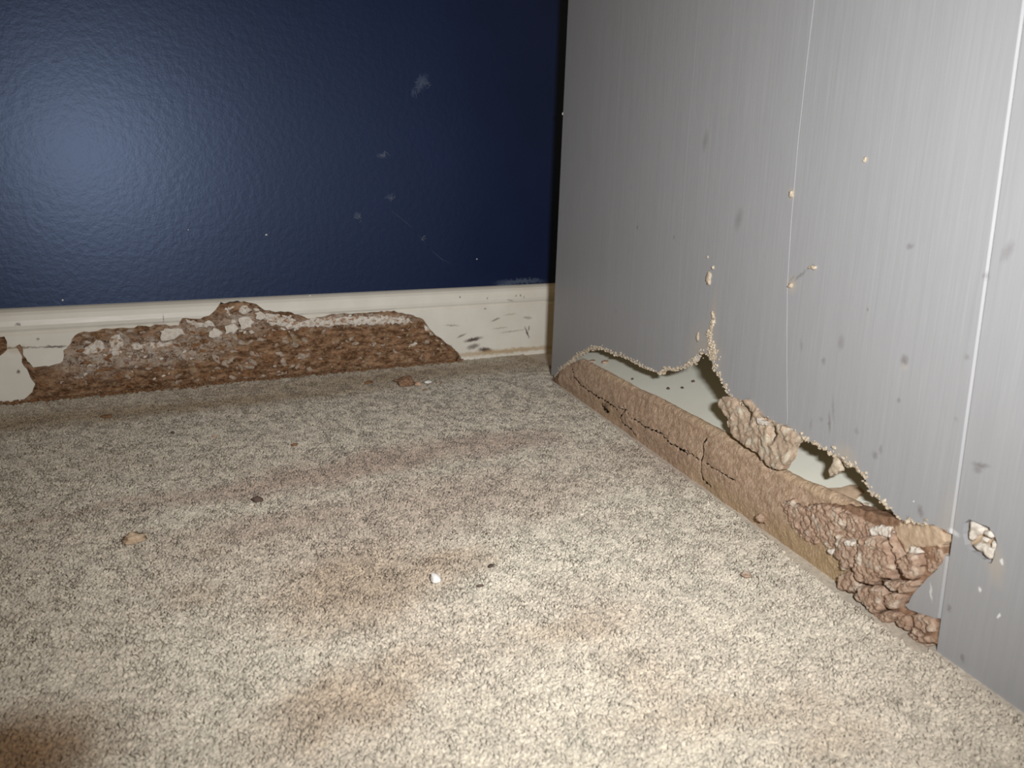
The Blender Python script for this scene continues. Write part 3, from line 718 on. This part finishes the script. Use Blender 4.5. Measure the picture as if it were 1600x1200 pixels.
# crust plates and clods of the thick right end
PL = [  # outline in the 1240,780 crop, offset, thickness, material
    ([(-60, 30), (20, 0), (110, 70), (145, 165), (180, 235), (215, 290), (200, 320), (130, 290), (80, 255), (55, 215), (25, 200), (10, 150)], .0015, .0036, CRUST),
    ([(110, 60), (230, 30), (330, 60), (400, 110), (380, 200), (345, 240), (340, 330), (290, 345), (225, 290), (185, 230), (150, 165)], .0012, .0042, CRUST),
    ([(330, 55), (480, 120), (590, 190), (560, 250), (505, 285), (440, 280), (395, 250), (385, 200), (405, 110)], .001, .0032, CRUST),
    ([(350, 235), (395, 265), (440, 300), (505, 300), (520, 320), (500, 380), (480, 450), (470, 470), (390, 490), (378, 430), (330, 385), (345, 330)], .003, .005, CRUST),
    ([(505, 290), (565, 250), (640, 250), (720, 290), (755, 390), (765, 470), (745, 540), (680, 545), (610, 580), (540, 570), (510, 550), (490, 470), (505, 390), (525, 320)], .0035, .0065, CRUST),
    ([(560, 195), (640, 180), (710, 195), (720, 280), (640, 245), (570, 245)], .002, .0026, CHALK),
    ([(715, 205), (740, 275), (770, 330), (805, 385), (790, 440), (770, 470), (760, 390), (730, 300)], .003, .0045, CRUST),
    ([(725, 185), (760, 165), (870, 180), (970, 180), (1060, 235), (1070, 290), (1040, 330), (930, 330), (870, 320), (830, 350), (805, 380), (775, 325), (745, 270), (722, 210)], .0008, .0018, MUD_PALE),
    ([(850, 325), (910, 345), (915, 372), (870, 372), (830, 390), (820, 370)], .002, .002, CHALK),
    ([(810, 400), (860, 375), (920, 385), (935, 440), (925, 500), (900, 540), (840, 545), (815, 500), (800, 450)], .0035, .0062, CRUST),
    ([(930, 340), (1035, 340), (1045, 400), (1000, 490), (945, 500), (945, 430), (925, 385)], .0006, .0018, CRUST),
    ([(375, 510), (400, 510), (470, 480), (490, 540), (520, 590), (490, 640), (450, 640), (410, 625), (380, 625), (365, 570)], .003, .0055, CRUST),
    ([(520, 600), (610, 590), (690, 600), (715, 650), (680, 700), (690, 740), (640, 790), (600, 760), (560, 720), (525, 700), (490, 660), (520, 620)], .004, .006, CRUST),
    ([(680, 560), (740, 555), (790, 575), (780, 620), (740, 625), (715, 600)], .004, .005, CRUST),
    ([(800, 575), (840, 560), (905, 565), (870, 610), (820, 650), (790, 640), (790, 600)], .003, .0045, CRUST),
    ([(720, 640), (790, 650), (800, 670), (770, 720), (760, 760), (720, 750), (690, 730), (690, 690)], .003, .005, CRUST),
    ([(600, 770), (650, 795), (710, 760), (760, 775), (790, 800), (740, 830), (700, 850), (640, 830)], .003, .005, CRUST),
    ([(770, 790), (830, 815), (850, 860), (830, 910), (790, 880), (745, 845)], .002, .004, CRUST),
    ([(840, 800), (870, 790), (930, 810), (990, 840), (1000, 900), (990, 930), (930, 920), (890, 900), (860, 850)], .001, .003, CRUST),
    ([(850, 870), (890, 915), (940, 940), (985, 945), (990, 985), (960, 1000), (910, 970), (870, 930)], .002, .0038, CRUST),
    ([(830, 915), (870, 945), (920, 985), (965, 1010), (950, 1018), (900, 990), (850, 945)], .002, .003, CRUST),
    ([(430, 285), (460, 275), (490, 300), (470, 320), (430, 310)], .006, .003, CHALK),
    ([(295, 345), (335, 340), (345, 375), (310, 375)], .005, .002, CHALK)]
for i, (poly, off, th, mt) in enumerate(PL):
    V, F = dome_plate(S(C8(poly)), lambda s, z, o, off=off: panel_place(s, z, off+o), th*0.8, 0.0007, 100+i, edge=.0012, amp=0.0004 if mt is MUD_PALE else 0.0011, crk=0.0012 if mt is CRUST else 0, back=-0.006-off, nscale=330, jag=.0008)
    o = rk('paper_scrap' if mt is CHALK else 'mud_clod', V, F, mt)
    if mt is CHALK: o['label'] = 'white scrap caught in the mud'
# dark bed the clods sit on
bed = S(C8([(-20, 100), (60, 20), (380, 40), (640, 120), (740, 140), (1060, 220), (1040, 360), (980, 500), (905, 570), (800, 680), (770, 750), (850, 800), (1000, 830), (1000, 1010), (850, 930), (620, 830), (380, 640), (370, 520), (200, 360), (40, 240)]))
V, F = dome_plate(bed, lambda s, z, o: panel_place(s, z, -0.001+o), 0.0024, 0.0016, 130, amp=0.0009, back=-0.008, nscale=200, jag=.0006)
rk('mud_bed', V, F, MUD_DARK)
# tan smear on the board behind, and the crumbs on it
BN = (PN*BT+Vector((0, 0, 1))).normalized()*1.0
def board_pt(px, py):
    v = ray(px, py); q = pp(0, SH, BO); n = (Vector((0, 0, 1))+PN*BT).normalized()
    return CAM + v*((q-CAM).dot(n)/v.dot(n))
sm = [tuple(board_pt(*p))[:2] for p in [(1268, 765), (1300, 762), (1343, 759), (1347, 770), (1342, 780), (1320, 790), (1300, 778)]]
V, F = dome_plate(sm, lambda x, y, o: Vector((x, y, bz((Vector((x, y, 0))-P0).dot(PN))+o)), 0.0012, 0.003, 140, edge=.004, amp=0.0006, back=-0.0003, nscale=150, jag=.0012)
o = mk('mud_smear', V, F, MUD_PALE, recentre=True); tag(o, 'flat tan smear of mud on the pale board inside the hole', 'mud')

# ------------------------------------------------------------------ loose bits: each a thing of its own
def clod(name, label, cat, loc, size, mat, seed, group=None, sub=3, rot=0.0, rough_=0.28):
    bm = bmesh.new(); bmesh.ops.create_icosphere(bm, subdivisions=sub, radius=1); V = []
    c, s_ = math.cos(rot), math.sin(rot)
    for v in bm.verts:
        d = v.co*(1+rough_*fbm(v.co.x*1.6+seed, v.co.y*1.6, v.co.z*1.6, 4)+0.12*fbm(v.co.x*5, v.co.y*5+seed, v.co.z*5, 3))
        x, y, z = d.x*size[0], d.y*size[1], max(d.z, -0.55)*size[2]
        V.append(Vector(loc)+Vector((x*c-y*s_, x*s_+y*c, z)))
    F = [[v.index for v in f.verts] for f in bm.faces]; bm.free()
    o = mk(name, V, F, mat, recentre=True); tag(o, label, cat, group); return o
FZ = -0.0005
def on_floor(px, py, lift): x, y = floor_xy(px, py); return (x, y, FZ+lift)
G = 'loose bits on the carpet'
def at_floor(name, label, cat, px, py, size, mat, seed, rot=0, r=0.28, sub=3):
    clod(name, label, cat, on_floor(px, py, size[2]*0.5), size, mat, seed, G, sub, rot, r)
at_floor('mud_clod', 'largest brown crumbly clod on the carpet before the right end of the eaten baseboard', 'mud clod', 633, 600, (.0105, .008, .0055), MUD_DARK, 3, .1, .5, 4)
at_floor('mud_crumb', 'small reddish crumb touching the right side of the largest brown clod', 'crumb', 653, 601, (.0035, .004, .0028), MUD, 5, 0, .4)
at_floor('paint_chip', 'small white chip on the carpet just right of the largest brown clod', 'chip', 669, 597, (.0042, .0035, .0016), PAPER, 7, .3, .4)
at_floor('wood_splinter', 'grey brown sliver right of the white chip beside the largest brown clod', 'splinter', 686, 599, (.0055, .002, .0018), GREYWOOD, 9, .6, .4)
at_floor('wood_splinter', 'dark brown sliver on the carpet left of the largest brown clod', 'splinter', 576, 598, (.0055, .0025, .0018), BROWNWOOD, 11, .35, .4)
at_floor('wood_crumb', 'dark brown crumb alone on the pinkish streak of the carpet', 'crumb', 402, 782, (.0036, .0022, .0022), CHAR, 13, -.4, .4)
at_floor('mud_clod', 'tan clod on the carpet at left with a pale flake on it', 'mud clod', 208, 845, (.0056, .0046, .0034), MUD_PALE, 15, .2, .7)
at_floor('wood_flake', 'pale tan flake leaning on the right of the tan clod', 'flake', 221, 840, (.0045, .0022, .0022), FIBRE, 17, .1, .4)
at_floor('paint_chip', 'bright white chip lying alone in the middle of the carpet', 'chip', 680, 906, (.0024, .0042, .0028), PAPER, 19, .1, .3)
at_floor('wood_splinter', 'tiny black sliver on the carpet right of the bright white chip', 'splinter', 750, 915, (.0020, .0008, .0009), CHAR, 21, -.1, .3)
at_floor('wood_crumb', 'small dark crumb on the carpet below the middle of the eaten baseboard', 'crumb', 460, 695, (.0028, .0018, .0012), BROWNWOOD, 23, .4, .4)
at_floor('wood_crumb', 'dark crumb on the tan dirt below the left part of the eaten baseboard', 'crumb', 166, 651, (.0045, .0035, .0016), BROWNWOOD, 25, 0, .4)
at_floor('wood_crumb', 'tiny black crumb below the eaten baseboard, left of its middle', 'crumb', 270, 676, (.0016, .0016, .0012), CHAR, 27, 0, .4)
at_floor('wood_crumb', 'tiny reddish crumb right of the tiny black crumb below the baseboard', 'crumb', 336, 682, (.002, .0016, .0012), MUD, 29, 0, .4)
at_floor('mud_crumb', 'pinkish brown crumb on the carpet beside the thick end of the mud ridge', 'crumb', 1166, 899, (.0032, .0028, .0016), CRUST, 31, .6, .4)
at_floor('wood_crumb', 'dark speck on the carpet above right of the bright white chip', 'crumb', 767, 884, (.0018, .0014, .0009), CHAR, 33, .5, .4)
at_floor('mud_crumb', 'small tan crumb on the carpet just below the white chip by the brown clod', 'crumb', 664, 609, (.003, .0012, .001), MUD_DARK, 35, .3, .4)
# clod stuck on the ridge
s, z = panel_sz(1198, 809)
clod('mud_clod', 'round brown clod stuck low on the mud ridge', 'mud clod', tuple(pp(s, z, 0.0045)), (.0036, .0032, .0032), CRUST, 37, None, 3, 0, .3)
# crumbs on the pale board
for i, (px, py, sx, sy_, mt, lab) in enumerate([
        (926, 565, .008, .005, GREYWOOD, 'tan flake on the pale board at the far left end of the hole'),
        (946, 566, .0075, .0045, MUD, 'brown flake on the pale board second from the far left end of the hole'),
        (988, 593, .0020, .0016, CHAR, 'tiny dark crumb on the pale board nearest the two flakes'),
        (1044, 608, .0028, .0018, CHAR, 'dark crumb on the middle of the pale board, left of its twin'),
        (1066, 607, .0022, .0012, CHAR, 'tiny dark crumb on the pale board right of the middle'),
        (1083, 597, .0022, .0020, CHAR, 'dark crumb on the pale board nearest the peak of the hole'),
        (1336, 797, .0020, .0016, CHAR, 'black crumb on the pale board at the near end of the hole'),
        (1352, 790, .0040, .0022, GREYWOOD, 'grey brown flake on the pale board at the near end of the hole'),
        (1356, 805, .0030, .0018, GREYWOOD, 'small grey flake nearest the mud at the near end of the hole')]):
    q = board_pt(px, py)
    clod('board_crumb', lab, 'crumb', (q.x, q.y, q.z+0.0006), (sx*.75, sy_*.75, .0012), mt, 50+i, 'crumbs on the pale board', 2, 0.4*i, .35)
# dabs of mud on the panelling
for i, (px, py, a, b, lab) in enumerate([
        (1108, 434, .0042, .0062, 'largest tan dab of mud on the panelling, above the peak of the hole'),
        (1115, 419, .0014, .0016, 'tiny tan dab just above the largest dab on the panelling'),
        (1106, 402, .0009, .0009, 'topmost pinpoint of mud above the largest dab'),
        (1237, 304, .0018, .0022, 'pale knob of mud on the thin seam, the upper of two'),
        (1236, 446, .0022, .0024, 'pale knob of mud on the thin seam, the lower of two'),
        (1271, 418, .0036, .0016, 'flat tan dab right of the thin seam at the end of a grey scratch'),
        (1352, 249, .0009, .0014, 'lone tiny tan dab high between the two seams'),
        (1091, 528, .0010, .0045, 'narrow tan dab just left of the torn spur above the hole'),
        (1304, 699, .0016, .0010, 'tiny tan dab on the panelling over the right part of the hole')]):
    s, z = panel_sz(px, py); r = random.Random(200+i)
    poly = [(s+a*math.cos(t)*r.uniform(.5, 1.3), z+b*math.sin(t)*r.uniform(.5, 1.3)) for t in (2*math.pi*k/11 for k in range(11))]
    V, F = dome_plate(poly, panel_place, 0.0016, 0.0009, 150+i, edge=.0012, amp=0.0007, back=-0.0001, nscale=500, jag=.0003)
    o = mk('mud_dab', V, F, FIBRE, recentre=True); tag(o, lab, 'mud dab', 'dabs of mud on the panelling')

# lint and cobweb scraps on the navy wall
def tube(path, rad, n=5):
    V = []; F = []
    for i, p in enumerate(path):
        t = (path[min(i+1, len(path)-1)]-path[max(i-1, 0)]).normalized(); a = t.orthogonal().normalized(); b = t.cross(a)
        rr = rad*(0.5 if i in (0, len(path)-1) else 1)
        for j in range(n):
            q = 2*math.pi*j/n; V.append(p+(a*math.cos(q)+b*math.sin(q))*rr)
    for i in range(len(path)-1):
        for j in range(n):
            F.append((i*n+j, i*n+(j+1) % n, (i+1)*n+(j+1) % n, (i+1)*n+j))
    F.append(tuple(range(n-1, -1, -1))); F.append(tuple((len(path)-1)*n+j for j in range(n)))
    return V, F
def lint(label, cx, cy, spread, n, seed, rad=0.00022):
    r = random.Random(seed); V = []; F = []
    for i in range(n):
        px, py = cx+r.gauss(0, spread[0]), cy+r.gauss(0, spread[1]); L = r.uniform(5, 13); an = r.gauss(spread[2], 0.7)
        path = []
        for k in range(5):
            x, z = wall_xz(px+math.cos(an)*L*(k/4-.5), py-math.sin(an)*L*(k/4-.5), WY); path.append(Vector((x, WY-0.0002-0.0006*r.random(), z))); an += r.gauss(0, .25)
        v, f = tube(path, rad); k0 = len(V); V += v; F += [[k0+i for i in q] for q in f]
    o = mk('lint_wisp', V, F, LINT, recentre=True); tag(o, label, 'lint', 'wisps of lint on the navy wall')
lint('largest pale wisp of lint, high on the right half of the navy wall', 664, 129, (5, 4, .7), 9, 1)
lint('small wisp of lint below left of the largest wisp', 652, 143, (1.5, 2, .9), 5, 2, .00018)
lint('faint wisp of lint midway down the navy wall, below the largest wisp', 601, 243, (3, 1.5, .5), 8, 3)
lint('wisp of lint lowest to the left, beside the thread', 562, 338, (2.5, 2.5, -.6), 9, 4)
lint('faint wisp of lint right of and above the lowest left wisp', 612, 308, (3, 1.5, .3), 6, 5)
lint('small wisp of lint at the top of the thin thread', 661, 373, (1.5, 1.5, .6), 5, 6)
pts = [(612, 330), (640, 352), (661, 375), (676, 393), (690, 405), (705, 412)]
path = [Vector((wall_xz(px, py, WY)[0], WY-0.0003, wall_xz(px, py, WY)[1])) for px, py in pts]
V, F = tube(path, 0.00016); o = mk('cobweb_thread', V, F, LINT, recentre=True); tag(o, 'thin cobweb thread running down right on the navy wall', 'cobweb')
for px, py, sz, lab in [(416, 367, .0012, 'white speck low in the middle of the navy wall'), (98, 469, .0011, 'white speck just above the baseboard at the left'), (745, 405, .0009, 'tiny pale speck beyond the lower end of the thread'),
                        (483, 461, .0010, 'pale speck on the top of the baseboard right of the eaten peak'), (294, 359, .0007, 'faint speck on the navy wall near the glare')]:
    x, z = wall_xz(px, py, WY); clod('paint_speck', lab, 'speck', (x, WY-0.0002 if py != 461 else WY-0.004, z), (sz, sz*0.6, sz), PAPER, px, 'specks on the navy wall', 1)
# small burr on the far edge of the panelling
s, z = panel_sz(879, 178); o = clod('paint_speck', 'pale burr on the far edge of the grey panelling', 'speck', tuple(pp(s, z, -.001)), (.0016, .002, .002), PAPER, 5, None, 2)
